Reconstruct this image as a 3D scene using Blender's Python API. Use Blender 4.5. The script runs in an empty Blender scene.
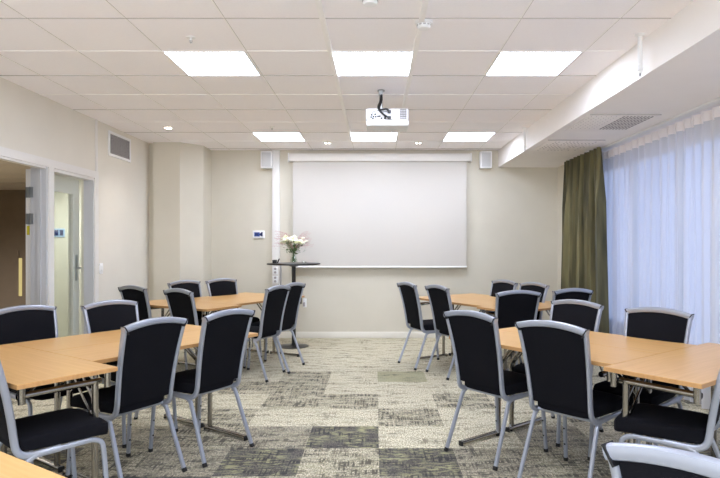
import bpy, bmesh, math, random
from mathutils import Vector, Matrix
random.seed(7)
PI = math.pi
C = bpy.context.scene.collection
F, CX, CY, CH = 581.0, 375.5, 244.5, 1.37          # lens in pixels, principal point, camera height

def lin(c):
    return tuple(((v/255)/12.92 if v/255 <= .04045 else ((v/255+.055)/1.055)**2.4) for v in c) + (1,)

# ------------------------------------------------------------------ materials
def mat(name, rgb, rough=.6, metal=0, spec=.5, **kw):
    m = bpy.data.materials.new(name); m.use_nodes = True
    b = m.node_tree.nodes['Principled BSDF']
    b.inputs['Base Color'].default_value = lin(rgb)
    b.inputs['Roughness'].default_value = rough
    b.inputs['Metallic'].default_value = metal
    b.inputs['Specular IOR Level'].default_value = spec
    for k, v in kw.items():
        b.inputs[k.replace('_', ' ')].default_value = v
    return m

def noisy(m, rgb1, rgb2, scale=(20, 20, 20), detail=3, lo=.35, hi=.65, bump=0, coord='Object'):
    nt = m.node_tree; N = nt.nodes; L = nt.links
    b = N['Principled BSDF']
    tc = N.new('ShaderNodeTexCoord'); mp = N.new('ShaderNodeMapping'); mp.inputs['Scale'].default_value = scale
    nz = N.new('ShaderNodeTexNoise'); nz.inputs['Scale'].default_value = 1; nz.inputs['Detail'].default_value = detail
    rp = N.new('ShaderNodeValToRGB')
    rp.color_ramp.elements[0].position = lo; rp.color_ramp.elements[0].color = lin(rgb1)
    rp.color_ramp.elements[1].position = hi; rp.color_ramp.elements[1].color = lin(rgb2)
    L.new(tc.outputs[coord], mp.inputs['Vector']); L.new(mp.outputs[0], nz.inputs['Vector'])
    L.new(nz.outputs['Fac'], rp.inputs[0]); L.new(rp.outputs[0], b.inputs['Base Color'])
    if bump:
        bp = N.new('ShaderNodeBump'); bp.inputs['Strength'].default_value = bump; bp.inputs['Distance'].default_value = .01
        L.new(nz.outputs['Fac'], bp.inputs['Height']); L.new(bp.outputs[0], b.inputs['Normal'])
    return m

def emit(name, rgb, s):
    m = bpy.data.materials.new(name); m.use_nodes = True; nt = m.node_tree
    nt.nodes.clear(); e = nt.nodes.new('ShaderNodeEmission'); o = nt.nodes.new('ShaderNodeOutputMaterial')
    e.inputs[0].default_value = lin(rgb); e.inputs[1].default_value = s
    nt.links.new(e.outputs[0], o.inputs[0]); return m

def glass(name, tint=(235, 245, 240), refl=.08):
    m = bpy.data.materials.new(name); m.use_nodes = True; nt = m.node_tree; N = nt.nodes; N.clear()
    t = N.new('ShaderNodeBsdfTransparent'); t.inputs[0].default_value = lin(tint)
    g = N.new('ShaderNodeBsdfGlossy'); g.inputs['Roughness'].default_value = .02
    x = N.new('ShaderNodeMixShader'); o = N.new('ShaderNodeOutputMaterial')
    lw = N.new('ShaderNodeLayerWeight'); pw = N.new('ShaderNodeMath'); pw.operation = 'POWER'; pw.inputs[1].default_value = 5
    mr = N.new('ShaderNodeMapRange'); mr.inputs['To Min'].default_value = .04; mr.inputs['To Max'].default_value = .7
    nt.links.new(lw.outputs['Facing'], pw.inputs[0]); nt.links.new(pw.outputs[0], mr.inputs['Value']); nt.links.new(mr.outputs[0], x.inputs[0])
    nt.links.new(t.outputs[0], x.inputs[1]); nt.links.new(g.outputs[0], x.inputs[2]); nt.links.new(x.outputs[0], o.inputs[0])
    return m

def cloth_sheer(name):
    m = bpy.data.materials.new(name); m.use_nodes = True; nt = m.node_tree; N = nt.nodes; L = nt.links; N.clear()
    d = N.new('ShaderNodeBsdfDiffuse'); d.inputs[0].default_value = lin((238, 236, 238))
    tl = N.new('ShaderNodeBsdfTranslucent'); tl.inputs[0].default_value = lin((236, 238, 245))
    tr = N.new('ShaderNodeBsdfTransparent')
    a = N.new('ShaderNodeMixShader'); a.inputs[0].default_value = .5
    b = N.new('ShaderNodeMixShader'); o = N.new('ShaderNodeOutputMaterial')
    lw = N.new('ShaderNodeLayerWeight'); lw.inputs[0].default_value = .35
    mr = N.new('ShaderNodeMapRange'); mr.inputs['To Min'].default_value = .38; mr.inputs['To Max'].default_value = .03
    L.new(lw.outputs['Facing'], mr.inputs['Value']); L.new(mr.outputs[0], b.inputs[0])
    L.new(d.outputs[0], a.inputs[1]); L.new(tl.outputs[0], a.inputs[2])
    L.new(a.outputs[0], b.inputs[1]); L.new(tr.outputs[0], b.inputs[2]); L.new(b.outputs[0], o.inputs[0])
    return m

def carpet(name, base1, base2, dark, green, dens, gden):
    """woven carpet tile: broken threads running both ways over a mottled ground"""
    m = bpy.data.materials.new(name); m.use_nodes = True; nt = m.node_tree; N = nt.nodes; L = nt.links
    b = N['Principled BSDF']; b.inputs['Roughness'].default_value = .95; b.inputs['Specular IOR Level'].default_value = .1
    b.inputs['Sheen Weight'].default_value = .1; b.inputs['Sheen Roughness'].default_value = .5
    tc = N.new('ShaderNodeTexCoord')
    def nz(scale, det=2, off=(0, 0, 0)):
        mp = N.new('ShaderNodeMapping'); mp.inputs['Scale'].default_value = scale; mp.inputs['Location'].default_value = off
        n = N.new('ShaderNodeTexNoise'); n.inputs['Scale'].default_value = 1; n.inputs['Detail'].default_value = det
        L.new(tc.outputs['Object'], mp.inputs[0]); L.new(mp.outputs[0], n.inputs['Vector']); return n.outputs['Fac']
    def ramp(v, lo, hi):
        r = N.new('ShaderNodeMapRange'); r.clamp = True
        r.inputs['From Min'].default_value = lo; r.inputs['From Max'].default_value = hi
        L.new(v, r.inputs['Value']); return r.outputs[0]
    def mixc(f, a, c):
        x = N.new('ShaderNodeMix'); x.data_type = 'RGBA'
        L.new(f, x.inputs[0])
        for s, v in ((6, a), (7, c)):
            if isinstance(v, tuple): x.inputs[s].default_value = v
            else: L.new(v, x.inputs[s])
        return x.outputs[2]
    def mth(op, a, c):
        x = N.new('ShaderNodeMath'); x.operation = op
        for s, v in ((0, a), (1, c)):
            if isinstance(v, (int, float)): x.inputs[s].default_value = v
            else: L.new(v, x.inputs[s])
        return x.outputs[0]
    ground = mixc(ramp(nz((110, 42, 1), 3), .36, .64), lin(base1), lin(base2))
    ax = nz((13, 75, 1), 2); ay = nz((60, 4.5, 1), 2, (3, 5, 0))
    big = nz((4, 13, 1), 3, (9, 1, 0))
    t = mth('MAXIMUM', ramp(ax, .50, .56), ramp(ay, .50, .57))
    t = mth('MULTIPLY', t, ramp(big, .57-dens, .72-dens))
    g = mth('MULTIPLY', ramp(nz((14, 40, 1), 3, (4, 4, 0)), .47, .56), gden)
    g = mth('MULTIPLY', g, ramp(nz((5, 4, 1), 2, (1, 8, 0)), .36, .58))
    col = mixc(g, ground, lin(green)); col = mixc(t, col, lin(dark))
    L.new(col, b.inputs['Base Color'])
    bp = N.new('ShaderNodeBump'); bp.inputs['Strength'].default_value = .25; bp.inputs['Distance'].default_value = .004
    L.new(nz((260, 260, 1), 2), bp.inputs['Height']); L.new(bp.outputs[0], b.inputs['Normal'])
    return m

M = {}
M['wall'] = noisy(mat('wall_paint', (211, 205, 190), .85, spec=.2), (210, 204, 189), (213, 207, 192), (3, 3, 3))
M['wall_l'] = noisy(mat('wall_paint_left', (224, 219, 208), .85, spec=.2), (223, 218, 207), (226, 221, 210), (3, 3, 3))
M['ceil'] = noisy(mat('ceiling_tile', (249, 246, 248), .9, spec=.2), (248, 245, 247), (250, 247, 249), (60, 60, 60))
M['grid'] = mat('ceiling_grid_bar', (250, 248, 246), .5)
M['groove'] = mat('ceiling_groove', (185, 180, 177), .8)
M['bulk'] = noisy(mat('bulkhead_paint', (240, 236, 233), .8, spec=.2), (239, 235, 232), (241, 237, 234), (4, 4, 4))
M['trimw'] = mat('white_gloss_trim', (226, 223, 219), .35)
M['base'] = mat('baseboard_white', (228, 224, 214), .5)
M['jamb'] = mat('grey_jamb_paint', (196, 196, 198), .4)
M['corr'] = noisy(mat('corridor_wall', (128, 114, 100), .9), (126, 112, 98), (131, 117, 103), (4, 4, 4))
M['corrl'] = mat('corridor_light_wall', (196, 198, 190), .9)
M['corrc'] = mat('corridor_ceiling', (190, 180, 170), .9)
M['glass'] = glass('window_glass')
M['glassg'] = glass('door_glass', (248, 250, 248))
M['vglass'] = glass('vase_glass', (251, 253, 251))
M['steel'] = mat('brushed_steel', (170, 172, 172), .35, 1)
M['dsteel'] = mat('dark_steel_hinge', (150, 156, 160), .4, .6)
M['chrome'] = mat('satin_chrome', (168, 163, 155), .2, 1)
M['alu'] = mat('silver_painted_tube', (163, 168, 180), .30, .5, Coat_Weight=.3, Coat_Roughness=.25)
M['fabric'] = noisy(mat('black_upholstery', (13, 13, 18), .9, spec=.15), (11, 11, 16), (16, 16, 22), (300, 300, 300), bump=.15)
M['blackp'] = mat('black_plastic', (18, 18, 20), .45)
M['black'] = mat('black_lacquer', (24, 22, 22), .35)
M['white'] = mat('white_plastic', (236, 236, 236), .4)
M['screen'] = mat('projection_fabric', (204, 199, 192), .8, spec=.2)
M['case'] = mat('screen_case_white', (226, 222, 216), .4)
M['blue'] = mat('blue_display', (40, 75, 150), .3)
M['dblue'] = mat('dark_blue_print', (28, 42, 95), .4)
M['lblue'] = mat('pale_blue_sign', (150, 180, 215), .4)
M['yellow'] = mat('yellow_sticker', (200, 185, 40), .5)
M['mesh'] = mat('speaker_grille', (200, 200, 200), .7)
M['ventg'] = mat('vent_grey', (168, 164, 164), .6)
M['dark'] = mat('vent_shadow_black', (40, 38, 38), .9)
M['vdark'] = mat('louvre_shadow_grey', (118, 114, 112), .8)
M['pbody'] = mat('projector_white', (200, 200, 203), .45)
M['plid'] = mat('projector_lid_white', (222, 222, 222), .45)
M['sheer'] = cloth_sheer('sheer_voile')
M['header'] = mat('curtain_header_tape', (236, 230, 230), .9)
M['green'] = noisy(mat('olive_velvet_fold_shade', (84, 82, 52), .75, Sheen_Weight=.2, Sheen_Roughness=.4), (52, 49, 27), (122, 114, 76), (9, 9, 1.2), lo=.3, hi=.7)  # dark and light of the folds put into the colour as upright streaks
M['petal'] = mat('cream_petal', (245, 244, 220), .6, Subsurface_Weight=.1)
M['petaly'] = mat('yellow_green_petal', (235, 236, 195), .6)
M['leaf'] = mat('leaf_green', (84, 106, 52), .6)
M['stem'] = mat('stem_green', (90, 120, 70), .6)
M['pink'] = mat('pink_grass', (190, 140, 140), .7)
M['panel'] = emit('light_panel_diffuser', (227, 236, 255), 15.0)
M['lamp'] = emit('downlight_glow', (255, 244, 226), 30)
M['lit'] = emit('lit_room_beyond', (225, 205, 140), .55)

def wood(name, c1, c2):
    m = mat(name, c1, .32, spec=.45); nt = m.node_tree; N = nt.nodes; L = nt.links; b = N['Principled BSDF']
    tc = N.new('ShaderNodeTexCoord'); mp = N.new('ShaderNodeMapping'); mp.inputs['Scale'].default_value = (3, 60, 20)
    nz = N.new('ShaderNodeTexNoise'); nz.inputs['Scale'].default_value = 1; nz.inputs['Detail'].default_value = 5
    nz.inputs['Distortion'].default_value = .3
    rp = N.new('ShaderNodeValToRGB'); rp.color_ramp.elements[0].position = .3; rp.color_ramp.elements[1].position = .7
    rp.color_ramp.elements[0].color = lin(c1); rp.color_ramp.elements[1].color = lin(c2)
    L.new(tc.outputs['Object'], mp.inputs[0]); L.new(mp.outputs[0], nz.inputs['Vector']); L.new(nz.outputs['Fac'], rp.inputs[0])
    L.new(rp.outputs[0], b.inputs['Base Color']); return m
M['beech'] = wood('beech_laminate', (200, 155, 95), (212, 168, 110))
M['edge'] = wood('beech_edge_band', (176, 132, 84), (190, 146, 96))

# ------------------------------------------------------------------ mesh helpers
class MB:
    def __init__(s): s.bm = bmesh.new()
    def box(s, x0, x1, y0, y1, z0, z1, bevel=0, mi=0, seg=2):
        r = bmesh.ops.create_cube(s.bm, size=1)
        vs = r['verts']
        for v in vs:
            v.co = Vector((x0+(v.co.x+.5)*(x1-x0), y0+(v.co.y+.5)*(y1-y0), z0+(v.co.z+.5)*(z1-z0)))
        fs = set(f for v in vs for f in v.link_faces)
        for f in fs: f.material_index = mi
        if bevel:
            es = list(set(e for v in vs for e in v.link_edges))
            bmesh.ops.bevel(s.bm, geom=es, offset=bevel, segments=seg, affect='EDGES', profile=.5)
        return s
    def prism(s, pts, z0, z1, mi=0):
        a = [s.bm.verts.new((x, y, z0)) for x, y in pts]; b = [s.bm.verts.new((x, y, z1)) for x, y in pts]
        n = len(pts); fs = [s.bm.faces.new(a[::-1]), s.bm.faces.new(b)]
        for i in range(n): fs.append(s.bm.faces.new((a[i], a[(i+1) % n], b[(i+1) % n], b[i])))
        for f in fs: f.material_index = mi
        return s
    def sweep(s, pts, a, b=None, side=None, n=10, power=2.0, cap=True, mi=0):
        """sweep a (super)elliptic section along pts; side = fixed direction of the a axis"""
        b = b if b is not None else a
        pts = [Vector(p) for p in pts]; rings = []
        prev = None
        for i, p in enumerate(pts):
            t = (pts[min(i+1, len(pts)-1)]-pts[max(i-1, 0)]).normalized()
            if side is not None: sd = Vector(side)
            elif prev is not None: sd = prev
            else: sd = Vector((1, 0, 0)) if abs(t.x) < .8 else Vector((0, 1, 0))
            sd = (sd-t*sd.dot(t)).normalized(); up = t.cross(sd); prev = sd
            ring = []
            for k in range(n):
                th = 2*PI*(k+.5)/n; c, q = math.cos(th), math.sin(th)
                c = math.copysign(abs(c)**(2/power), c); q = math.copysign(abs(q)**(2/power), q)
                ra = a(i) if callable(a) else a; rb = b(i) if callable(b) else b
                ring.append(s.bm.verts.new(p+sd*c*ra+up*q*rb))
            rings.append(ring)
        for r0, r1 in zip(rings, rings[1:]):
            for k in range(n):
                f = s.bm.faces.new((r0[k], r0[(k+1) % n], r1[(k+1) % n], r1[k])); f.material_index = mi
        if cap:
            for r in (rings[0][::-1], rings[-1]):
                f = s.bm.faces.new(r); f.material_index = mi
        return s
    def cyl(s, p0, p1, r, n=16, mi=0): return s.sweep([p0, p1], r, n=n, mi=mi)
    def lathe(s, prof, cx=0, cy=0, n=32, mi=0):
        rings = [[s.bm.verts.new((cx+r*math.cos(2*PI*k/n), cy+r*math.sin(2*PI*k/n), z)) for k in range(n)] for r, z in prof]
        for r0, r1 in zip(rings, rings[1:]):
            for k in range(n):
                f = s.bm.faces.new((r0[k], r0[(k+1) % n], r1[(k+1) % n], r1[k])); f.material_index = mi
        for r in (rings[0][::-1], rings[-1]):
            f = s.bm.faces.new(r); f.material_index = mi
        return s
    def blob(s, c, r, sub=1, jit=0, sq=(1, 1, 1)):
        q = bmesh.ops.create_icosphere(s.bm, subdivisions=sub, radius=1)
        for v in q['verts']:
            k = 1+random.uniform(-jit, jit)
            v.co = Vector((c[0]+v.co.x*r*k*sq[0], c[1]+v.co.y*r*k*sq[1], c[2]+v.co.z*r*k*sq[2]))
        return s
    def grid(s, fn, nu, nv, mi=0):
        g = [[s.bm.verts.new(fn(i/nu, j/nv)) for j in range(nv+1)] for i in range(nu+1)]
        for i in range(nu):
            for j in range(nv):
                f = s.bm.faces.new((g[i][j], g[i+1][j], g[i+1][j+1], g[i][j+1])); f.material_index = mi
        return s
    def build(s, name, mats, parent=None, smooth=True, loc=None, rz=0, fix=True):
        if fix: bmesh.ops.recalc_face_normals(s.bm, faces=s.bm.faces)
        me = bpy.data.meshes.new(name); s.bm.to_mesh(me); s.bm.free()
        for m in (mats if isinstance(mats, (list, tuple)) else [mats]): me.materials.append(m)
        if smooth:
            me.polygons.foreach_set('use_smooth', [True]*len(me.polygons))
            me.set_sharp_from_angle(angle=math.radians(38))
        o = bpy.data.objects.new(name, me); C.objects.link(o)
        if parent: o.parent = parent
        if loc: o.location = loc
        if rz: o.rotation_euler.z = rz
        return o

def tag(o, label=None, cat=None, group=None, kind=None):
    if label: o['label'] = label
    if cat: o['category'] = cat
    if group: o['group'] = group
    if kind: o['kind'] = kind
    return o
def empty(name, loc=(0, 0, 0), rz=0):
    o = bpy.data.objects.new(name, None); C.objects.link(o); o.location = loc; o.rotation_euler = (0, 0, rz)
    o.empty_display_size = .1; return o
def copy_tree(o, parent=None):
    c = o.copy(); C.objects.link(c); c.parent = parent
    for ch in list(KIDS.get(o.name, [])) or list(o.children): copy_tree(ch, c)
    return c
KIDS = {}
def S(o, label, cat='wall'): return tag(o, label, cat, kind='structure')

# ------------------------------------------------------------------ camera
cam = bpy.data.cameras.new('camera'); co = bpy.data.objects.new('camera', cam); C.objects.link(co)
co.location = (0, 0, CH); co.rotation_euler = (PI/2, 0, 0)
cam.sensor_width = 36; cam.lens = 36*F/720; cam.shift_x = (360-CX)/720; cam.shift_y = (CY-239)/720
cam.clip_start = .05
bpy.context.scene.camera = co

# ------------------------------------------------------------------ room shell
XL, XR, YB, YF, ZC = -3.09, 2.67, 8.52, -2.6, 2.75
# carpet: tiles as faces of one floor mesh
TX, TY, OX, OY = .495, .4725, .022, 3.905
carp = [carpet('carpet_light', (142, 135, 113), (228, 219, 193), (128, 120, 102), (168, 164, 130), .08, .22),
        carpet('carpet_medium', (124, 117, 97), (212, 202, 177), (84, 79, 67), (140, 137, 103), .17, .45),
        carpet('carpet_dark', (60, 57, 54), (112, 106, 96), (50, 48, 49), (158, 155, 116), .14, .9),
        carpet('carpet_sage', (140, 136, 108), (176, 171, 140), (112, 108, 86), (142, 142, 104), .08, .4),
        carpet('carpet_taupe', (112, 105, 90), (184, 175, 153), (84, 79, 69), (128, 125, 96), .14, .35)]
dark = {(-1, 0), (4, -1), (-4, -2), (-2, -1), (0, -1), (-3, -2), (3, -1), (1, -3), (-5, -1), (-6, 0), (4, -2), (-3, -4), (0, -5)}
med = {(-1, -1), (-2, 2), (-3, 3), (-2, 4), (-4, 0), (-1, 2), (0, 1), (-3, 1), (2, 0), (3, 1), (1, -1), (-3, -1), (-4, -1), (2, -1), (-2, -2), (1, -2), (3, -2), (-5, 1), (-4, 2), (-3, 0), (-4,-2), (2,-2)}
sage = {(0, 4)}
mb = MB()
y0i, y1i = int((YF-OY)/TY)-1, int((YB-OY)/TY)+1
def cl(v, a, b): return max(a, min(b, v))
for j in range(y0i, y1i+1):
    for i in range(-7, 7):
        xa, xb = cl(OX+i*TX, XL, 3.0), cl(OX+(i+1)*TX, XL, 3.0)
        ya, yb = cl(OY+j*TY, YF, YB), cl(OY+(j+1)*TY, YF, YB)
        if xb-xa < 1e-4 or yb-ya < 1e-4: continue
        k = 2 if (i, j) in dark else 4 if (j <= 0 and ((i*7+j*5) % 3 != 0) and (i, j) not in ((0, 0), (-1, -1), (1, 0))) or (i, j) in {(0, -2), (-1, -2)} else 1 if (i, j) in med else 3 if (i, j) in sage else (1 if j < 4 and random.random() < .22 else 0)
        f = mb.bm.faces.new([mb.bm.verts.new(p) for p in ((xa, ya, 0), (xb, ya, 0), (xb, yb, 0), (xa, yb, 0))]); f.material_index = k
mb.box(XL, 3.0, YF, YB, -.12, -.001, mi=0)
S(mb.build('floor', carp, smooth=False), 'beige carpet tile floor with darker green-grey tiles', 'floor')

mb = MB(); mb.box(XL, 1.8, YF, YB, ZC, ZC+.1, mi=0)
gx = [-.322+.603*k for k in range(-5, 4)]; gy = [3.54+.6*k for k in range(-10, 9)]
for x in gx:
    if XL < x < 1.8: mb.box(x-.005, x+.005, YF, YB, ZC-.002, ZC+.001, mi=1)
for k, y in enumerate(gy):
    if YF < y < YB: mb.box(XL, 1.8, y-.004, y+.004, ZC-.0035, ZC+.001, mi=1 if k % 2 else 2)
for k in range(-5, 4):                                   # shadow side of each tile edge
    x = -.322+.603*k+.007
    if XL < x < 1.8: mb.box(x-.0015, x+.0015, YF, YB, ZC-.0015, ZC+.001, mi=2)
S(mb.build('ceiling', [M['ceil'], M['grid'], M['groove']], smooth=False), 'white suspended ceiling of square tiles', 'ceiling')
for n_, x in ((1, -.322), (2, .281)):
    S(MB().box(x-.017, x+.017, YF, 7.74 if n_ == 1 else 7.5, ZC-.018, ZC, bevel=.002).build('trim_%d' % n_, M['grid']),
      ('left' if n_ == 1 else 'right')+' white ceiling channel running towards the screen', 'trim')

S(MB().box(XL, 3.1, YB, YB+.12, 0, ZC+.1).build('wall_back', M['wall'], smooth=False), 'cream back wall behind the projection screen')
S(MB().box(-3.23, 3.1, YF-.12, YF, 0, ZC+.1).build('wall_front', M['wall'], smooth=False), 'cream wall behind the camera')
# left wall with door opening and side light
mb = MB(); W = .14
DY0, DY1, SY0, SY1, DT = 4.45, 5.44, 5.56, 6.37, 2.10
mb.box(XL-W, XL, YF, DY0, 0, ZC+.1); mb.box(XL-W, XL, DY0, SY1, DT, ZC+.1); mb.box(XL-W, XL, SY1, YB, 0, ZC+.1)
mb.box(XL-W, XL, SY0, SY1, 0, .1)
S(mb.build('wall_left', M['wall_l'], smooth=False), 'pale wall on the left with doorway and side window')
# corner column
S(MB().box(XL, -3.0, 7.93, YB, 0, ZC).build('wall_recess', M['wall'], smooth=False), 'narrow recess between the left wall and the corner column')
S(MB().prism([(-3.0, 7.84), (-2.64, 7.84), (-2.405, 8.11), (-2.405, YB), (-3.0, YB)], 0, ZC).build('wall_column', M['wall'], smooth=False),
  'boxed-in corner column with one slanted face')
# right wall: pier at the back, window run, pier at the front
mb = MB(); mb.box(XR, 3.1, 7.9, YB, 0, 2.5); mb.box(2.95, 3.1, YF, 7.9, 0, .35); mb.box(2.95, 3.1, YF, 7.9, 2.38, 2.5)
mb.box(2.95, 3.1, YF, 1.0, .35, 2.38); mb.box(2.95, 3.1, 4.05, 4.75, .35, 2.38)
S(mb.build('wall_right', M['wall'], smooth=False), 'cream wall on the right around the curtained window')
S(MB().box(1.8, 3.1, YF, YB, 2.5, ZC+.1).build('trim_3', M['bulk'], smooth=False), 'boxed white bulkhead along the window side of the ceiling', 'bulkhead')
S(MB().box(-2.40, XR, YB-.014, YB, 0, .09, bevel=.003).build('baseboard_back', M['base']), 'white baseboard along the back wall', 'baseboard')
mb = MB(); mb.box(XL, XL+.014, 6.45, YB, 0, .09); mb.box(XL, XL+.014, YF, 4.37, 0, .09)
S(mb.build('baseboard_left', M['base']), 'white baseboard along the left wall', 'baseboard')
S(MB().box(-2.99, -2.64, 7.826, 7.84, 0, .09).build('baseboard_column', M['base']), 'white baseboard at the foot of the corner column', 'baseboard')

# window behind curtains
def window(n, y0, y1, muls):
    w = S(empty('window_%d' % n, (3.0, y0, .35)), ('far' if n == 2 else 'near')+' tall window behind the sheer curtain', 'window')
    mb = MB(); L_ = y1-y0; H = 2.03
    mb.box(0, .07, 0, L_, 0, .06); mb.box(0, .07, 0, L_, H-.06, H); mb.box(0, .07, 0, .06, .06, H-.06); mb.box(0, .07, L_-.06, L_, .06, H-.06)
    for q in muls: mb.box(0, .07, q-.03, q+.03, .06, H-.06)
    mb.build('window_frame', M['trimw'], w, smooth=False)
    MB().box(.03, .036, .05, L_-.05, .05, H-.05).build('pane', M['glass'], w, smooth=False)
window(2, 4.75, 7.9, (1.05, 2.1)); window(3, 1.0, 4.05, (1.0, 2.0))

# door frame: architrave and jamb linings
mb = MB(); P = .016
mb.box(XL, XL+P, 4.37, 6.45, DT, 2.175); mb.box(XL, XL+P, 4.37, DY0, 0, DT); mb.box(XL, XL+P, DY1+.03, SY0, 0, DT); mb.box(XL, XL+P, SY1, 6.45, 0, DT)
mb.box(XL-W, XL+.004, DY1, SY0, 0, DT, mi=1)
mb.box(XL-.06, XL+.004, DY0-.001, DY1, DT-.02, DT, mi=0)
mb.box(XL-.1, XL+.002, SY0, SY1, DT-.03, DT, mi=0); mb.box(XL-.1, XL+.002, SY1-.02, SY1, .1, DT-.03, mi=1); mb.box(XL-.1, XL+.002, SY0, SY1, .1, .14, mi=0)
mb.box(XL-.07, XL-.04, DY1-.014, DY1, 0, DT-.02, mi=1)
S(mb.build('trim_4', [M['trimw'], M['jamb']], smooth=False), 'white door frame with side window frame on the left wall', 'door frame')
w = S(empty('window_1', (XL-.11, SY0, .1)), 'narrow glass side window next to the doorway', 'window')
MB().box(-.004, .004, 0, SY1-SY0, 0, DT-.1).build('pane', M['glassg'], w, smooth=False)
# door leaf folded back behind the side window
d = S(empty('door_1', (-3.262, 5.46, 0)), 'white glazed door folded open behind the side window', 'door')
mb = MB(); T = .025
mb.box(-T, T, 0, .12, .02, 2.08); mb.box(-T, T, .76, .89, .02, 2.08); mb.box(-T, T, .12, .76, 1.91, 2.08); mb.box(-T, T, .12, .76, .02, .3)
mb.build('leaf', M['trimw'], d, smooth=False)
MB().box(-.004, .004, .12, .76, .3, 1.91).build('pane', M['glassg'], d, smooth=False)
h = MB().box(T, T+.008, .80, .845, .98, 1.26, bevel=.003).build('lock_plate', M['steel'], d)
MB().sweep([(T, .822, 1.117), (T+.05, .822, 1.117), (T+.055, .80, 1.117), (T+.055, .70, 1.117)], .010).build('door_handle', M['steel'], d)
for z in (1.86, 1.61, .35):
    mb = MB(); mb.box(-T-.0, T-.008, -.006, 0, z-.05, z+.05, bevel=.002); mb.box(T+.0, T+.034, -.024, -.020, z-.05, z+.05); mb.cyl((T-.002, -.010, z-.052), (T-.002, -.010, z+.052), .009)
    mb.build('hinge', M['dsteel'], d)
MB().box(-.014, .012, -.002, 0, 1.46, 1.545).build('sticker', M['yellow'], d, smooth=False)

# corridor beyond the doorway
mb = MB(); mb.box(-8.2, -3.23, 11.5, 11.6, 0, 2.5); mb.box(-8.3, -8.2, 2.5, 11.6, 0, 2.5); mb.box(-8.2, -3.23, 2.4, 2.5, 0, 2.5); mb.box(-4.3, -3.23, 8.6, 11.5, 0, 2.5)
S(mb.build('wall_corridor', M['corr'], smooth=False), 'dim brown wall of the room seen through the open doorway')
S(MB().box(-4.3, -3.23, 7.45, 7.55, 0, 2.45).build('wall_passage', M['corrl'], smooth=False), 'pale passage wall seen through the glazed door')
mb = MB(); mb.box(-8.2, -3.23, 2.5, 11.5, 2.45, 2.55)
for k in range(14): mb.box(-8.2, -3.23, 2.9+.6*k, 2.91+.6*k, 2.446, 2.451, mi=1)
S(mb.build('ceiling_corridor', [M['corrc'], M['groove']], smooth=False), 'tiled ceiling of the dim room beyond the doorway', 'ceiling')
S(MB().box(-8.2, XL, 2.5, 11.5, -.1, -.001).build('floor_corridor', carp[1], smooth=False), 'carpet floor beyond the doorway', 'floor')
w = S(empty('window_4', (-7.02, 11.49, .35)), 'narrow lit opening in the far brown wall', 'window')
MB().box(-.03, .03, -.01, .0, 0, .75).build('pane', M['lit'], w, smooth=False)
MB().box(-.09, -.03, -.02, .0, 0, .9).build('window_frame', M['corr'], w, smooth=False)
s = empty('wall_sign', (-4.06, 7.45, 1.52)); tag(s, 'small blue sign on the pale passage wall behind the side window', 'sign')
MB().box(-.08, .08, -.012, 0, -.055, .055, bevel=.004).build('plate', M['lblue'], s)
MB().box(-.06, .0, -.014, -.012, -.035, .035).box(.02, .06, -.014, -.012, -.035, .035).build('print', M['dblue'], s, smooth=False)

# ------------------------------------------------------------------ ceiling things
def ceiling_light(x0, y0, lab, group='square ceiling light panels'):
    t = empty('ceiling_light', (x0+.3015, y0+.3, ZC)); tag(t, lab, 'ceiling light', group)
    mb = MB(); a = .296
    for bx_ in ((-a, a, -a, -a+.012), (-a, a, a-.012, a), (-a, -a+.012, -a+.012, a-.012), (a-.012, a, -a+.012, a-.012)):
        mb.box(*bx_, -.006, 0)
    mb.build('frame', M['white'], t, smooth=False)
    MB().box(-a+.012, a-.012, -a+.012, a-.012, -.005, -.003).build('diffuser', M['panel'], t, smooth=False)
for r, (y, nm) in enumerate(((4.14, 'large in view, nearer row of light panels'), (7.14, 'small in view, far row of light panels'))):
    for x, wh in ((-1.528, 'left'), (-.322, 'middle'), (.884, 'right')):
        ceiling_light(x, y, 'square white ceiling light panel, %s one, %s' % (wh, nm))
for x in (-1.528, -.322, .884):
    for y in (1.14, -1.86):
        t = tag(empty('ceiling_light', (x+.3015, y+.3, ZC)), 'square ceiling light panel above or behind the camera', 'ceiling light', 'panels out of view')
        MB().box(-.29, .29, -.29, .29, -.009, 0).build('diffuser', M['panel'], t, smooth=False)

def spot(x, y, z, energy, size=1.3, blend=.6, aim=None):
    l = bpy.data.lights.new('downlight_bulb', 'SPOT'); l.energy = energy; l.spot_size = size; l.spot_blend = blend
    l.shadow_soft_size = .04; l.color = (1, .96, .9)
    o = bpy.data.objects.new('downlight_bulb', l); C.objects.link(o); o.location = (x, y, z)
    if aim: o.rotation_euler = (Vector(aim)-Vector((x, y, z))).to_track_quat('-Z', 'Y').to_euler()
    return o
for x, y, lab in ((-2.45, 6.86, 'round recessed downlight, lit, in the ceiling near the left wall'),
                  (-.65, 7.87, 'small recessed downlight above the left half of the screen'),
                  (.58, 7.87, 'small recessed downlight above the right half of the screen')):
    t = tag(empty('downlight', (x, y, ZC)), lab, 'downlight')
    MB().lathe([(.040, -.001), (.040, -.006), (.058, -.006), (.060, 0)], n=24).build('trim_ring', M['white'], t)
    if x < -2: MB().lathe([(.001, -.0075), (.038, -.0075), (.038, -.003), (.001, -.003)], n=24).build('lamp_lens', M['lamp'], t)
    else:
        MB().lathe([(.001, -.0075), (.038, -.0075), (.038, -.003), (.001, -.003)], n=24).build('reflector', M['ventg'], t)
        for q in (-.022, .022): MB().lathe([(.001, -.010), (.011, -.010), (.012, -.0075)], cx=q, n=12).build('lamp_lens', M['lamp'], t)
    spot(x, y, ZC-.02, 20 if x < -2 else 9, 1.9 if x < -2 else 1.5, .8)
t = tag(empty('downlight', (-3.75, 6.6, 2.445)), 'round downlight in the passage, seen through the side window', 'downlight')
MB().lathe([(.07, 0), (.07, -.01), (.001, -.01), (.001, 0)], n=24).build('lamp_lens', M['lamp'], t)
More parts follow.
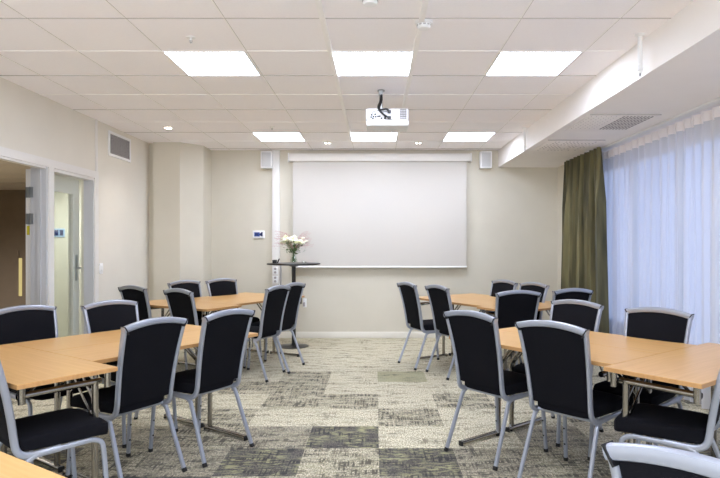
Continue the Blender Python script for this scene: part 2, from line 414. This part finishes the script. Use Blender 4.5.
spot(-3.75, 6.6, 2.41, 110, 2.7, .9)
t = tag(empty('downlight', (-6.2, 7.5, 2.445)), 'added unseen downlight brightening the dim room beyond the doorway', 'downlight')
MB().lathe([(.07, 0), (.07, -.01), (.001, -.01), (.001, 0)], n=24).build('lamp_lens', M['lamp'], t)
spot(-6.2, 7.5, 2.41, 420, 2.9, .6)  # added lamp, out of view, to lift the brown room beyond

for (x, y, s_, lab) in ((.30, 3.6, 1, 'round white smoke detector at the end of the right ceiling channel'), (-.03, 3.24, 1, 'round white smoke detector cut by the top edge of the photo')):
    t = tag(empty('smoke_detector', (x, y, ZC)), lab, 'smoke detector')
    MB().lathe([(.055, 0), (.055, -.012), (.050, -.016)], n=28).build('base_ring', M['white'], t)
    MB().lathe([(.042, -.016), (.042, -.032), (.036, -.044), (.010, -.048)], n=28).build('sensor_dome', M['white'], t)
    mb = MB()
    for k in range(10):
        a = 2*PI*k/10; mb.box(-.008, .008, -.0435, -.041, -.029, -.021)
        bmesh.ops.rotate(mb.bm, verts=mb.bm.verts[-8:], cent=(0, 0, 0), matrix=Matrix.Rotation(a, 3, 'Z'))
    mb.build('sensor_slots', M['ventg'], t, smooth=False)
for (x, y, lab) in ((-1.23, 3.87, 'small ceiling sprinkler head before the left near light panel'), (-1.21, 6.8, 'small ceiling sprinkler head before the left far light panel')):
    t = tag(empty('ceiling_sprinkler', (x, y, ZC)), lab, 'sprinkler')
    MB().lathe([(.030, 0), (.030, -.004), (.008, -.006), (.006, -.02)], n=20).build('escutcheon', M['white'], t)
    MB().sweep([(-.008, 0, -.018), (-.010, 0, -.03), (0, 0, -.04), (.010, 0, -.03), (.008, 0, -.018)], .002, n=6).box(-.003, .003, -.003, .003, -.04, -.006).build('nozzle', M['steel'], t)
for (x, y, lab) in ((1.739, 3.82, 'white sprinkler pipe hanging beside the bulkhead, nearer one'), (1.765, 6.87, 'white sprinkler pipe hanging beside the bulkhead, far one')):
    t = tag(empty('sprinkler_pipe', (x, y, ZC)), lab, 'sprinkler pipe', 'hanging sprinkler pipes')
    MB().lathe([(.034, 0), (.030, -.008), (.014, -.012)], n=20).build('ceiling_rose', M['white'], t)
    MB().cyl((0, 0, -.01), (0, 0, -.2), .015).build('pipe', M['white'], t)
    MB().lathe([(.015, -.195), (.019, -.2), (.019, -.235), (.012, -.24), (.012, -.255)], n=16).build('coupling', M['white'], t)
    MB().lathe([(.005, -.25), (.008, -.262), (.004, -.275)], n=10).build('nozzle', M['steel'], t)

# grilles under the bulkhead
def grille(y0, y1, perf, lab):
    t = tag(empty('air_vent', (2.17, (y0+y1)/2, 2.5)), lab, 'air vent', 'vents under the bulkhead')
    hx, hy = .305, (y1-y0)/2
    MB().box(-hx, hx, -hy, hy, -.008, 0, bevel=.003).build('plate', M['bulk'], t)
    mb = MB()
    if perf:
        for i in range(13):
            for j in range(7):
                if random.random() < .75:
                    x = -hx+.06+i*.04; y = -hy+.08+j*.09; mb.box(x, x+.014, y, y+.03, -.0095, -.007)
        mb.build('perforations', M['ventg'], t, smooth=False)
    else:
        for i in range(9):
            mb = MB()
            for j in range(9):
                x = .005+i*.031; y = -hy+.05+j*.065; mb.box(x, x+.017, y, y+.045, -.0095, -.007)
            mb.build('louvre', M['vdark'], t, smooth=False)
        mb = MB()
        for i in range(6):
            for j in range(9):
                x = -.28+i*.044; y = -hy+.05+j*.065; mb.box(x, x+.006, y, y+.01, -.0095, -.007)
        mb.build('perforations', M['ventg'], t, smooth=False)
    MB().box(-hx-.004, hx+.004, -hy-.006, -hy, -.009, 0).build('edge_strip', M['groove'], t, smooth=False)
grille(5.04, 5.74, False, 'square air vent under the bulkhead with dark louvres, nearer one')
grille(6.27, 6.97, True, 'square perforated air vent under the bulkhead, far one')

# wall vent on the left wall
t = tag(empty('wall_vent', (XL, 7.01, 2.545)), 'grey square ventilation grille in a white frame high on left wall', 'wall vent')
mb = MB(); mb.box(0, .014, -.3, .3, .115, .145); mb.box(0, .014, -.3, .3, -.145, -.115); mb.box(0, .014, -.3, -.27, -.115, .115); mb.box(0, .014, .27, .3, -.115, .115)
mb.build('frame', M['white'], t, smooth=False)
MB().box(0, .004, -.27, .27, -.115, .115).build('backing', M['dark'], t, smooth=False)
mb = MB()
for k in range(18): mb.box(.004, .010, -.27, .27, -.115+k*.0128, -.107+k*.0128)
mb.build('slats', M['ventg'], t, smooth=False)
S(MB().box(XL, XL+.014, 6.405, 6.435, 2.175, ZC).build('trim_5', M['trimw']), 'thin cable channel above the door frame corner', 'trim')
t = tag(empty('light_switch', (XL, 6.53, 1.10)), 'white light switch on the left wall beside the side window', 'switch')
MB().box(0, .010, -.04, .04, -.06, .06, bevel=.003).build('plate', M['white'], t)
MB().box(.010, .022, -.022, .022, -.03, .03, bevel=.003).build('rocker', M['white'], t)

# ------------------------------------------------------------------ projector
t = tag(empty('projector', (.105, 5.2, ZC)), 'white ceiling projector on a short bracket with black cables', 'projector')
zt, zb = -.19, -.345
MB().box(-.190, .185, -.13, .14, zb+.045, zt, bevel=.018, seg=3).build('body', M['pbody'], t)
MB().box(-.186, .188, -.138, .15, zb, zb+.050, bevel=.016, seg=3).build('lid', M['plid'], t)
mb = MB()
for i in range(6):
    mb.box(.105, .165, -.1325, -.129, zb+.062+i*.0155, zb+.070+i*.0155)
for i in range(4): mb.box(.112+i*.014, .115+i*.014, -.134, -.129, zb+.062, zb+.145)
mb.build('vent_grille', M['vdark'], t, smooth=False)
mb = MB()
for x, z in ((-.15, .07), (-.13, .075), (-.11, .073), (-.09, .077), (-.145, .09), (-.115, .095), (-.075, .078), (-.06, .06), (-.03, .06), (-.135, .058)): mb.box(x, x+.014, -.1325, -.129, zb+z, zb+z+.013)
mb.build('ports', M['dark'], t, smooth=False)
MB().cyl((.065, -.1305, zb+.10), (.065, -.134, zb+.10), .016).build('label_disc', M['mesh'], t)
MB().cyl((-.10, .15, zb+.07), (-.10, .175, zb+.07), .035).build('lens', M['black'], t)
mb = MB(); mb.lathe([(.032, 0), (.032, -.012), (.018, -.014)], n=20); mb.cyl((0, 0, -.005), (0, 0, zt+.02), .016)
mb.sweep([(-.06, 0, zt+.004), (-.02, 0, zt+.022), (.02, 0, zt+.022), (.06, 0, zt+.004)], .022, .004, side=(0, 1, 0)); mb.box(-.022, .018, -.02, .02, -.045, 0)
bmesh.ops.translate(mb.bm, verts=mb.bm.verts, vec=(-.055, 0, 0)); mb.build('mount_bracket', M['steel'], t)
def bez(p, n=14):
    p = [Vector(q) for q in p]; out = []
    for i in range(len(p)-1):
        a, b, c, e = p[max(i-1, 0)], p[i], p[i+1], p[min(i+2, len(p)-1)]
        for k in range(n):
            u = k/n; out.append(.5*((2*b)+(c-a)*u+(2*a-5*b+4*c-e)*u*u+(3*b-a-3*c+e)*u**3))
    out.append(p[-1]); return out
MB().sweep(bez([(-.055, -.03, -.05), (-.05, -.05, -.10), (-.07, -.10, -.17), (-.07, -.15, -.21), (-.01, -.16, -.205), (.015, -.145, -.225)], 8), .009, n=8).build('cable', M['blackp'], t)
MB().sweep(bez([(-.052, -.034, -.05), (-.06, -.07, -.11), (-.082, -.13, -.18), (-.06, -.16, -.225), (-.02, -.155, -.26), (.015, -.145, -.275)], 8), .008, n=8).build('cable', M['blackp'], t)
MB().sweep(bez([(-.058, -.034, -.06), (-.075, -.13, -.20), (-.03, -.15, -.25), (-.018, -.14, -.285)], 8), .005, n=8).build('cable', M['blackp'], t)
MB().sweep(bez([(-.06, -.13, -.21), (-.12, -.15, -.225), (-.145, -.14, -.26)], 8), .0025, n=6).build('cable', M['blackp'], t)
MB().box(0, .03, -.16, -.131, -.235, -.212, bevel=.004).build('plug', M['blackp'], t); MB().box(0, .03, -.16, -.131, -.287, -.264, bevel=.004).build('plug', M['blackp'], t)

# ------------------------------------------------------------------ projection screen, speakers, back wall
t = tag(empty('projection_screen', (.062, YB, 1.03)), 'large white pull-down projection screen on the back wall', 'projection screen')
mb = MB(); mb.box(-1.315, 1.315, -.115, -.005, 1.545, 1.662, bevel=.012, seg=2); mb.build('case', M['case'], t)
MB().box(-1.33, -1.315, -.12, -.001, 1.54, 1.666, bevel=.003).build('end_cap', M['white'], t); MB().box(1.315, 1.33, -.12, -.001, 1.54, 1.666, bevel=.003).build('end_cap', M['white'], t)
MB().box(-1.262, 1.262, -.072, -.070, .02, 1.56).build('fabric', M['screen'], t, smooth=False)
MB().sweep([(-1.262, -.071, .012), (1.262, -.071, .012)], .012, .014).build('weight_bar', M['white'], t)
S(MB().box(-1.508, -1.40, YB-.055, YB, 0, ZC, bevel=.002).build('trim_6', M['trimw']), 'white vertical cable duct left of the screen', 'cable duct')
for x, y_, lab in ((-1.578, .07, 'white box speaker left of the cable duct near the ceiling'), (1.60, .05, 'white box speaker right of the projection screen')):
    t = tag(empty('speaker', (x, YB, 2.60)), lab, 'speaker', None)
    MB().box(-.083, .083, -.13, -.012, -.125, .12, bevel=.010).build('cabinet', M['white'], t)
    MB().box(-.065, .065, -.136, -.129, -.105, .10, bevel=.004).build('grille', M['mesh'], t)
    MB().box(-.03, .03, -.014, 0, -.04, .04).build('wall_bracket', M['steel'], t)
# thermostat panel
t = tag(empty('control_panel', (-1.71, YB, 1.515)), 'white control panel with blue display on the back wall', 'control panel')
MB().box(-.088, .088, -.024, 0, -.055, .06, bevel=.008).build('plate', M['white'], t)
MB().box(-.062, .018, -.0255, -.022, -.028, .034).build('display', M['blue'], t, smooth=False)
MB().box(-.050, -.006, -.0262, -.0255, -.012, .018).build('display_text', M['dblue'], t, smooth=False)
mb = MB(); mb.lathe([(.022, 0), (.022, .002)], n=20); bmesh.ops.rotate(mb.bm, verts=mb.bm.verts, cent=(0, 0, 0), matrix=Matrix.Rotation(PI/2, 3, 'X'))
mb.box(.0, .022, -.002, 0, -.028, .034); bmesh.ops.translate(mb.bm, verts=mb.bm.verts, vec=(.038, -.0235, .003)); mb.build('button', M['dblue'], t)
# outlets on the duct
for z, lab in ((.99, 'upper white power outlet on the cable duct below the round table top'), (.86, 'lower white power outlet on the cable duct below the round table top')):
    t = tag(empty('power_outlet', (-1.46, YB-.055, z)), lab, 'power outlet', 'outlets on the cable duct')
    MB().box(-.04, .04, -.010, 0, -.055, .055, bevel=.004).build('plate', M['white'], t)
    mb = MB()
    for dz in (-.026, .026): mb.cyl((0, -.0115, dz), (0, -.009, dz), .018)
    mb.build('socket', M['ventg'], t)
t = tag(empty('wall_socket', (-1.04, YB, .52)), 'small wall socket with a grey plug on back wall', 'wall socket')
MB().box(-.02, .03, -.012, 0, -.07, .06, bevel=.003).build('plate', M['white'], t); MB().box(-.02, .012, -.05, -.012, -.055, .005, bevel=.006).build('plug', M['ventg'], t)
tag(MB().sweep(bez([(-1.385, YB-.02, 1.07), (-1.382, YB-.03, .85), (-1.385, YB-.02, .5), (-1.38, YB-.02, .12)], 8), .009, n=8).build('duct_edge_line', M['ventg']), 'grey line running down along the edge of the white cable duct', 'cable')  # grey tube added to draw the darker line at the duct's edge

# ------------------------------------------------------------------ round bistro table with vase
BX, BY, BZ = -1.10, 7.82, 1.12
t = tag(empty('bistro_table', (BX, BY, 0)), 'tall round black bistro table in front of the back wall', 'bistro table')
MB().lathe([(.20, 0), (.20, .006), (.06, .016), (.028, .03), (.028, .04)], n=40).build('base', M['black'], t)
MB().cyl((0, 0, .03), (0, 0, BZ-.03), .027, n=24).build('pole', M['black'], t)
MB().lathe([(.05, BZ-.045), (.09, BZ-.024), (.33, BZ-.024), (.356, BZ-.018), (.358, BZ-.006), (.352, BZ)], n=56).build('tabletop', M['black'], t)
t = tag(empty('glass_vase', (BX, BY, BZ)), 'clear glass vase holding the flowers on the round black table', 'vase')
MB().lathe([(.001, .001), (.050, .001), (.052, .02), (.040, .08), (.026, .13), (.030, .185), (.0275, .185), (.0235, .13), (.037, .08), (.048, .02), (.001, .010)], n=28).build('glass_body', M['vglass'], t)
MB().lathe([(.001, .012), (.045, .02), (.041, .06), (.001, .06)], n=24).build('water', M['vglass'], t)
t = tag(empty('flower_bouquet', (BX, BY, BZ)), 'bouquet of cream flowers with green leaves and pink grass in the vase', 'bouquet')
mb = MB(); heads = []
for k in range(36):
    a = random.uniform(0, 2*PI); r = .155*math.sqrt(random.random()); z = .225+.22*(.35+.65*random.random())*(1.15-r/.2)
    hx, hy = r*math.cos(a)*1.05, r*math.sin(a)*.9; heads.append((hx, hy, z))
    mb.sweep(bez([(-hx*.15, -hy*.15, .015), (0+hx*.05, hy*.05, .15), (hx, hy, z)], 4), .0022, n=5)
mb.build('stems', M['stem'], t)
for k, (hx, hy, z) in enumerate(heads):
    mb = MB(); n = 7; R = random.uniform(.026, .038)
    for q in range(n):
        a = 2*PI*q/n; mb.blob((hx+math.cos(a)*R*.6, hy+math.sin(a)*R*.6, z+.3*R*random.uniform(-1, 1)), R*.55, 1, .1, (1, 1, .7))
    mb.blob((hx, hy, z+.3*R), R*.6, 1, .1); mb.build('blossom', M['petaly'] if k % 4 == 3 else M['petal'], t)
mb = MB()
for k in range(150):
    a = random.uniform(0, 2*PI); r = random.uniform(.03, .17); z = random.uniform(.14, .34) if r > .07 else random.uniform(.12, .2)
    c = Vector((r*math.cos(a), r*math.sin(a), z)); dr = Vector((math.cos(a), math.sin(a), random.uniform(-.7, .8))).normalized()
    sd = dr.cross(Vector((0, 0, 1))).normalized(); l = random.uniform(.03, .06); w_ = l*.28
    v = [mb.bm.verts.new(c+p) for p in (-dr*l*.5, sd*w_+dr*.05*l, dr*l*.6, -sd*w_+dr*.05*l)]
    mb.bm.faces.new((v[0], v[1], v[2])); mb.bm.faces.new((v[0], v[2], v[3]))
mb.build('foliage', M['leaf'], t, smooth=False, fix=False)
mb = MB()
for k in range(60):
    a = random.choice((0, PI))+random.uniform(-.7, .7); r = random.uniform(.12, .31); z = .26+random.uniform(-.03, .17)
    e = Vector((r*math.cos(a), .4*r*math.sin(a), z))
    mb.sweep(bez([(0, 0, .17), (e.x*.5, e.y*.5, z*.85+.02), e], 4), .0014, n=4)
    for q in range(3):
        mb.blob(e*(1-.07*q)+Vector((random.uniform(-.01, .01), 0, random.uniform(-.01, .012))), .0035, 0)
mb.build('grass_spray', M['pink'], t)
t = tag(empty('black_clip_box', (BX-.235, BY-.08, BZ)), 'small black device at the left end of the round table', 'device')
MB().box(-.035, .02, -.03, .03, 0, .045, bevel=.005).build('body', M['blackp'], t)
MB().sweep([(.03, 0, .006), (.055, -.01, .06)], .008, .012).build('stylus', M['blackp'], t)
t = tag(empty('glass_dish', (BX+.15, BY-.1, BZ)), 'small clear glass dish on the round table right of the vase', 'dish')
MB().lathe([(.025, .0), (.035, .03), (.032, .03), (.022, .006)], n=20).build('bowl', M['vglass'], t)
MB().blob((0, 0, .014), .016, 1, .1, (1, 1, .5)).build('candle', M['white'], t)

# ------------------------------------------------------------------ curtains
def drape(name, y0, y1, xc, z0, z1, amp, waves, nz, mat_, label, seedv, lean=0, flare=0, hdr=None, rnd=.3):
    rnd_ = random.Random(seedv)
    ph = [rnd_.uniform(0, 6.28) for _ in range(5)]
    t = tag(empty(name, (xc, (y0+y1)/2, z1)), label, 'curtain')
    L_ = y1-y0
    def fn(u, v):
        y = (u-.5)*L_; z = -v*(z1-z0)
        a = amp*(.45+.55*min(1, v*4))
        wv = math.sin(2*PI*waves*u+ph[0]+.9*math.sin(2*PI*2.3*u+ph[1]))
        wv = math.copysign(abs(wv)**.8, wv)
        w2 = rnd*math.sin(2*PI*waves*2.17*u+ph[2]+.6*v)+rnd*.7*math.sin(2*PI*waves*.43*u+ph[3])
        k = min(1, v*2.5)
        lo = math.sin(2*PI*waves*.41*u+ph[4])*.7+math.sin(2*PI*waves*.67*u+ph[1]+.5*v)*.6
        x = a*((1-.6*k)*wv*.75+w2*(.4+.6*v)+.55*k*lo)
        y += flare*v*(u-.35)*1.0
        return Vector((x, y, z))
    MB().grid(fn, int(waves*14), nz).build('fabric', mat_, t, fix=False)
    if hdr:
        H = hdr
        def fh(u, v):
            p = fn(u, 0); return Vector((p.x*1.0-.006, p.y, .005-v*H))
        MB().grid(fh, int(waves*14), 2).build('header_tape', M['header'] if mat_ is M['sheer'] else mat_, t, fix=False)
        npl = int(waves)
        for k in range(npl):
            mb = MB(); u = (k+.5)/npl; p = fn(u, 0)
            mb.sweep([(p.x-.010, p.y, .004), (p.x-.018, p.y+.002, -H*.5), (p.x-.008, p.y, -H*1.15)], .007, .010, n=8)
            mb.build('pleat', M['header'] if mat_ is M['sheer'] else mat_, t)
    return t
drape('sheer_curtain', 1.0, 6.97, 2.73, .015, 2.465, .042, 40, 10, M['sheer'], 'white sheer floor-length curtain over the whole window', 3, hdr=.085)
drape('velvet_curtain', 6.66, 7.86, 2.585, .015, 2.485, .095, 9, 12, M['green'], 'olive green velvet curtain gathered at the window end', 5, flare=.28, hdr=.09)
tag(MB().box(2.63, 2.70, 1.0, 7.88, 2.482, 2.5, bevel=.003).build('curtain_rail', M['white']), 'white ceiling-mounted curtain rail under the bulkhead', 'curtain rail')

# ------------------------------------------------------------------ folding tables
TL, TW, TH = 1.21, .48, .742
def make_table():
    r = empty('folding_table'); hl, hw = TL/2, TW/2
    MB().box(-hl, hl, -hw, hw, TH-.003, TH, bevel=.0012, mi=0).box(-hl, hl, -hw, hw, TH-.022, TH-.003, mi=1).build('tabletop', [M['beech'], M['edge']], r, smooth=False)
    for s in (-1, 1):
        x = s*(hl-.09)
        lg = MB().cyl((x, .17, .035), (x, .17, TH-.07), .017, n=16).build('leg_column', M['chrome'], r)
        MB().sweep([(x, .20, TH-.075), (x, -.20, TH-.075)], .016, n=14).build('top_bar', M['chrome'], r)
        ft = MB().sweep([(x, .215, .022), (x, -.215, .022)], .019, .013, side=(1, 0, 0), n=12, power=2.6).build('foot_bar', M['chrome'], r)
        for y in (.215, -.215):
            MB().box(x-.019, x+.019, y-.006, y+.006, 0, .034, bevel=.004).build('foot_cap', M['blackp'], ft)
        for y in (.205, -.205):
            MB().cyl((x+s*.055, y, TH-.10), (x+s*.055, y, TH-.022), .016, n=14).build('corner_stub', M['chrome'], r)
        for dy in (-.022, .022):
            MB().sweep([(x, .17+dy, TH-.24), (x-s*.20, .17+dy, TH-.03)], .004, .010, side=(0, 1, 0), n=8).build('folding_brace', M['chrome'], r)
        MB().box(x-s*.20-.015, x-s*.20+.015, .13, .21, TH-.05, TH-.022).build('brace_bracket', M['steel'], r)
        MB().sweep([(x, -.17, TH-.09), (x-s*.15, .0, TH-.03)], .004, .009, n=8).build('folding_brace', M['chrome'], r)
    MB().box(-hl+.12, hl-.12, -.015, .015, TH-.045, TH-.022).build('underframe_rail', M['steel'], r, smooth=False)
    return r
tproto = make_table(); tused = [False]
def place_table(cx, cy, Y, label):
    """Y = world direction of the side that carries the columns"""
    o = tproto if not tused[0] else copy_tree(tproto)
    tused[0] = True
    o.location = (cx, cy, 0); o.rotation_euler.z = math.atan2(Y[1], Y[0])-PI/2
    tag(o, label, 'table', 'beech folding tables'); return o
def table_group(B, th, right, o_, labs):
    a = math.radians(th); u = Vector((math.cos(a), math.sin(a))); n = Vector((-math.sin(a), math.cos(a)))
    if right: u.x *= -1; n.x *= -1
    B = Vector(B); g = .004
    c = B+u*(TW/2)+n*(TL/2); place_table(c.x, c.y, u, labs[0])
    c = B+u*(TW+g+TL/2)+n*(o_+TW/2); place_table(c.x, c.y, n, labs[1])
    c = B+u*(TW+g+TL/2)+n*(o_+TW*1.5+g); place_table(c.x, c.y, -n, labs[2])
table_group((-1.60, 2.592), 55, False, .25, (
    'beech table set crosswise at the near end of the left front group',
    'beech table in left front group, lengthwise one on the aisle side',
    'beech table in left front group, lengthwise one on the door side'))
table_group((1.466, 2.609), 52.5, True, .09, (
    'beech table set crosswise at the near end of the right front group',
    'beech table in right front group, lengthwise one on the aisle side',
    'beech table in right front group, lengthwise one on the window side'))
table_group((-1.633, 5.63), 60, False, .10, (
    'beech table set crosswise at the near end of the left rear group',
    'beech table in left rear group, lengthwise one on the aisle side',
    'beech table in left rear group, lengthwise one by the corner column side'))
table_group((1.285, 5.475), 57, True, .09, (
    'beech table set crosswise at the near end of the right rear group',
    'beech table in right rear group, lengthwise one on the aisle side',
    'beech table in right rear group, lengthwise one on the curtain side'))
a = math.radians(57); u = Vector((math.cos(a), math.sin(a))); n = Vector((-math.sin(a), math.cos(a)))
c = u*(.86-TW/2)+n*(1.20+TL/2)+Vector((0, 0))
place_table(c.x, c.y, u, 'beech table cut off by the bottom left corner of the photo')

# ------------------------------------------------------------------ chairs
def make_chair():
    r = empty('banquet_chair')
    ZT = .92
    def yb(z): t = (z-.45)/(ZT-.45); return -.205-.105*t+.012*math.sin(PI*max(0, min(1, t)))
    def wb(z): t = max(0, (z-.45)/(ZT-.45)); return .182+.024*t**1.3
    # seat cushion
    mb = MB(); mb.box(-.5, .5, -.5, .5, -.5, .5)
    bmesh.ops.subdivide_edges(mb.bm, edges=mb.bm.edges, cuts=7, use_grid_fill=True)
    for v in mb.bm.verts:
        x, y, z = v.co*2
        def se(q, w): return q
        k = max(abs(x), abs(y), abs(z))
        nx, ny, nz = abs(x), abs(y), abs(z)
        d_ = (nx**7+ny**7+nz**7)**(1/7) or 1
        x, y, z = x/d_*k, y/d_*k, z/d_*k
        hw = .190+.012*y
        zz = .452+z*.040
        if z > 0: zz += .008*(1-x*x)*(1-y*y)
        if y > .6: zz -= .02*((y-.6)/.4)**2
        v.co = Vector((x*hw, .012+y*.215, zz))
    mb.build('seat', M['fabric'], r)
    # back pad
    mb = MB(); nu, nv = 10, 12
    def arch(x): return .924-.032*(x/.20)**2
    def surf(front):
        def fn(uu, vv):
            e = uu*2-1; z0 = .462; top = arch(e*.2)
            z = z0+(top-z0)*vv; x = e*(wb(z)-.006)
            bul = .016*(1-e**4)*(1-(2*vv-1)**6)
            return Vector((x, yb(z)+(.006+bul if front else -.006-bul*.6), z))
        return fn
    f, b = surf(True), surf(False)
    G = []
    for fn in (f, b): G.append([[mb.bm.verts.new(fn(i/nu, j/nv)) for j in range(nv+1)] for i in range(nu+1)])
    for g in G:
        for i in range(nu):
            for j in range(nv): mb.bm.faces.new((g[i][j], g[i+1][j], g[i+1][j+1], g[i][j+1]))
    for i in range(nu):
        for j in (0, nv): mb.bm.faces.new((G[0][i][j], G[0][i+1][j], G[1][i+1][j], G[1][i][j]))
    for j in range(nv):
        for i in (0, nu): mb.bm.faces.new((G[0][i][j], G[0][i][j+1], G[1][i][j+1], G[1][i][j]))
    mb.build('backrest', M['fabric'], r)
    # back frame
    for s in (-1, 1):
        pts = [(s*.188, -.02, .405), (s*.188, -.12, .402), (s*.188, -.165, .405), (s*.187, -.195, .42), (s*.184, -.210, .447)]
        pts += [(s*wb(z), yb(z)-.006*(1-t), z) for t, z in ((k/8, .49+(.897-.49)*k/8) for k in range(9))]
        MB().sweep(bez(pts, 2), .0115, .0165, side=(1, 0, 0), n=12, power=2.8).build('back_post', M['alu'], r)
    X = wb(.92)+.0105
    pts = [(X*q, yb(ZT)-.0, .934-.030*abs(q)**2.0) for q in [k/8-1 for k in range(17)]]
    MB().sweep(pts, .018, .0185, side=(0, 1, 0), n=12, power=3.2).build('top_rail', M['alu'], r)
    for s in (-1, 1):
        q = MB(); q.sweep([(s*(X-.026), yb(ZT), .880), (s*(X+.001), yb(ZT), .924)], .0212, .0034, side=(0, 1, 0), n=8, power=8)
        q.build('corner_joint', M['blackp'], r)
    for s in (-1, 1):
        MB().sweep([(s*.190, -.115, .401), (s*.192, 0, .405), (s*.194, .12, .408)], .011, .0125, side=(1, 0, 0), n=10, power=2.8).build('seat_rail', M['alu'], r)
        lg = MB().sweep(bez([(s*.208, -.308, .012), (s*.200, -.235, .20), (s*.194, -.178, .345), (s*.191, -.155, .385), (s*.190, -.115, .401)], 4), .0115, .0125, side=(1, 0, 0), n=10, power=2.8).build('leg', M['alu'], r)
        MB().sweep([(s*.209, -.313, 0), (s*.2075, -.303, .022)], .0135, .0145, side=(1, 0, 0), n=10, power=2.8).build('foot_glide', M['blackp'], lg)
        lg = MB().sweep(bez([(s*.194, .12, .408), (s*.195, .160, .392), (s*.196, .177, .35), (s*.200, .190, .18), (s*.204, .205, .012)], 4), .0115, .0125, side=(1, 0, 0), n=10, power=2.8).build('leg', M['alu'], r)
        MB().sweep([(s*.204, .206, 0), (s*.204, .204, .022)], .0135, .0145, side=(1, 0, 0), n=10, power=2.8).build('foot_glide', M['blackp'], lg)
        q = MB()
        for z in (.11, .21): q.cyl((s*.200, .197-(z-.1)*.08-.0145, z), (s*.200, .197-(z-.1)*.08-.010, z), .006, n=8)
        q.build('stacking_stud', M['blackp'], lg)
    MB().sweep([(-.19, .10, .404), (.19, .10, .404)], .010, n=8).build('cross_bar', M['alu'], r)
    MB().sweep([(-.19, -.15, .404), (.19, -.15, .404)], .010, n=8).build('cross_bar', M['alu'], r)
    return r
cproto = make_chair(); cused = [False]
def chair(ox, oy, fdeg, label):
    """ox, oy = point under the seat centre, fdeg = compass direction the sitter faces (0 = +x)"""
    o = cproto if not cused[0] else copy_tree(cproto)
    cused[0] = True
    o.location = (ox, oy, 0); o.rotation_euler.z = math.radians(fdeg)-PI/2
    tag(o, label, 'chair', 'black banquet chairs around the tables'); return o
B_ = 'silver-framed black chair, '
chair(-1.625, 2.90, 49, B_+'cut by the left photo edge, seat under the crosswise table')
chair(-1.524, 3.48, 150, B_+'aisle side of left front group, nearer of two seen from behind')
chair(-1.208, 3.914, 149, B_+'aisle side of left front group, farther of two seen from behind')
chair(-1.746, 4.207, -35, B_+'door side of left front group, in front of the side window')
chair(-2.165, 3.835, -33, B_+'door side of left front group, in front of the open doorway')
chair(-1.282, 6.09, 157, B_+'aisle side of left rear group, nearer of two')
chair(-1.183, 6.54, 157, B_+'aisle side of left rear group, closest to the bistro table')
chair(-1.70, 5.80, 53, B_+'near side of left rear group, right of two seen from behind')
chair(-2.32, 6.21, 57, B_+'near side of left rear group, next to the left wall')
chair(-2.00, 6.67, -35, B_+'far side of left rear group, before the corner column')
chair(-1.676, 7.02, -40, B_+'far side of left rear group, right of the corner column')
chair(.841, 3.879, 38, B_+'aisle side of right front group, farther of two seen from behind')
chair(1.192, 3.398, 42, B_+'aisle side of right front group, nearer of two seen from behind')
chair(1.28, 4.23, 217, B_+'window side of right front group, before the velvet curtain')
chair(1.65, 3.67, 221, B_+'window side of right front group, alone before the sheer curtain')
chair(1.505, 3.0, 143, B_+'cut by the right photo edge, seat under the crosswise table')
chair(.90, 1.33, 38, B_+'closest to the camera, only its top in the bottom right corner')
chair(.635, 6.64, 23, B_+'aisle side of right rear group, farther one below the screen corner')
chair(.92, 6.19, 25, B_+'aisle side of right rear group, nearer of two')
chair(1.265, 5.66, 100, B_+'near side of right rear group, left of two seen from behind')
chair(1.81, 5.89, 107, B_+'near side of right rear group, right one before the velvet curtain')
chair(1.26, 6.78, 207, B_+'far side of right rear group, left of two facing the camera')
chair(1.49, 6.33, 207, B_+'far side of right rear group, right of two facing the camera')

# ------------------------------------------------------------------ light and view
# added fill: unseen area light behind the camera, turned up to brighten the ceiling
al = bpy.data.lights.new('bounce_fill', 'AREA'); al.shape = 'RECTANGLE'; al.size = 1.6; al.size_y = 1.0; al.energy = 92; al.color = (.80, .88, 1.0)
ao = bpy.data.objects.new('bounce_fill', al); C.objects.link(ao); ao.location = (-.2, -1.7, .9)
ao.rotation_euler = Vector((0, .9, .42)).to_track_quat('-Z', 'Y').to_euler()
w = bpy.data.worlds.new('world'); bpy.context.scene.world = w; w.use_nodes = True
nt = w.node_tree; bg = nt.nodes['Background']
tc = nt.nodes.new('ShaderNodeTexCoord'); sx = nt.nodes.new('ShaderNodeSeparateXYZ'); rp = nt.nodes.new('ShaderNodeValToRGB')
rp.color_ramp.elements[0].position = .42; rp.color_ramp.elements[0].color = lin((170, 170, 215))
rp.color_ramp.elements[1].position = .75; rp.color_ramp.elements[1].color = lin((140, 155, 222))
mr = nt.nodes.new('ShaderNodeMapRange'); mr.inputs['From Min'].default_value = -1
nt.links.new(tc.outputs['Generated'], sx.inputs[0]); nt.links.new(sx.outputs['Z'], mr.inputs['Value'])
nt.links.new(mr.outputs[0], rp.inputs[0]); nt.links.new(rp.outputs[0], bg.inputs[0]); bg.inputs[1].default_value = 1.4

vs = bpy.context.scene.view_settings
vs.view_transform = 'Standard'; vs.look = 'None'; vs.gamma = 1; vs.use_curve_mapping = False; vs.exposure = .64
bpy.context.scene.cycles.diffuse_bounces = 12; bpy.context.scene.cycles.max_bounces = 24; bpy.context.scene.cycles.transparent_max_bounces = 24
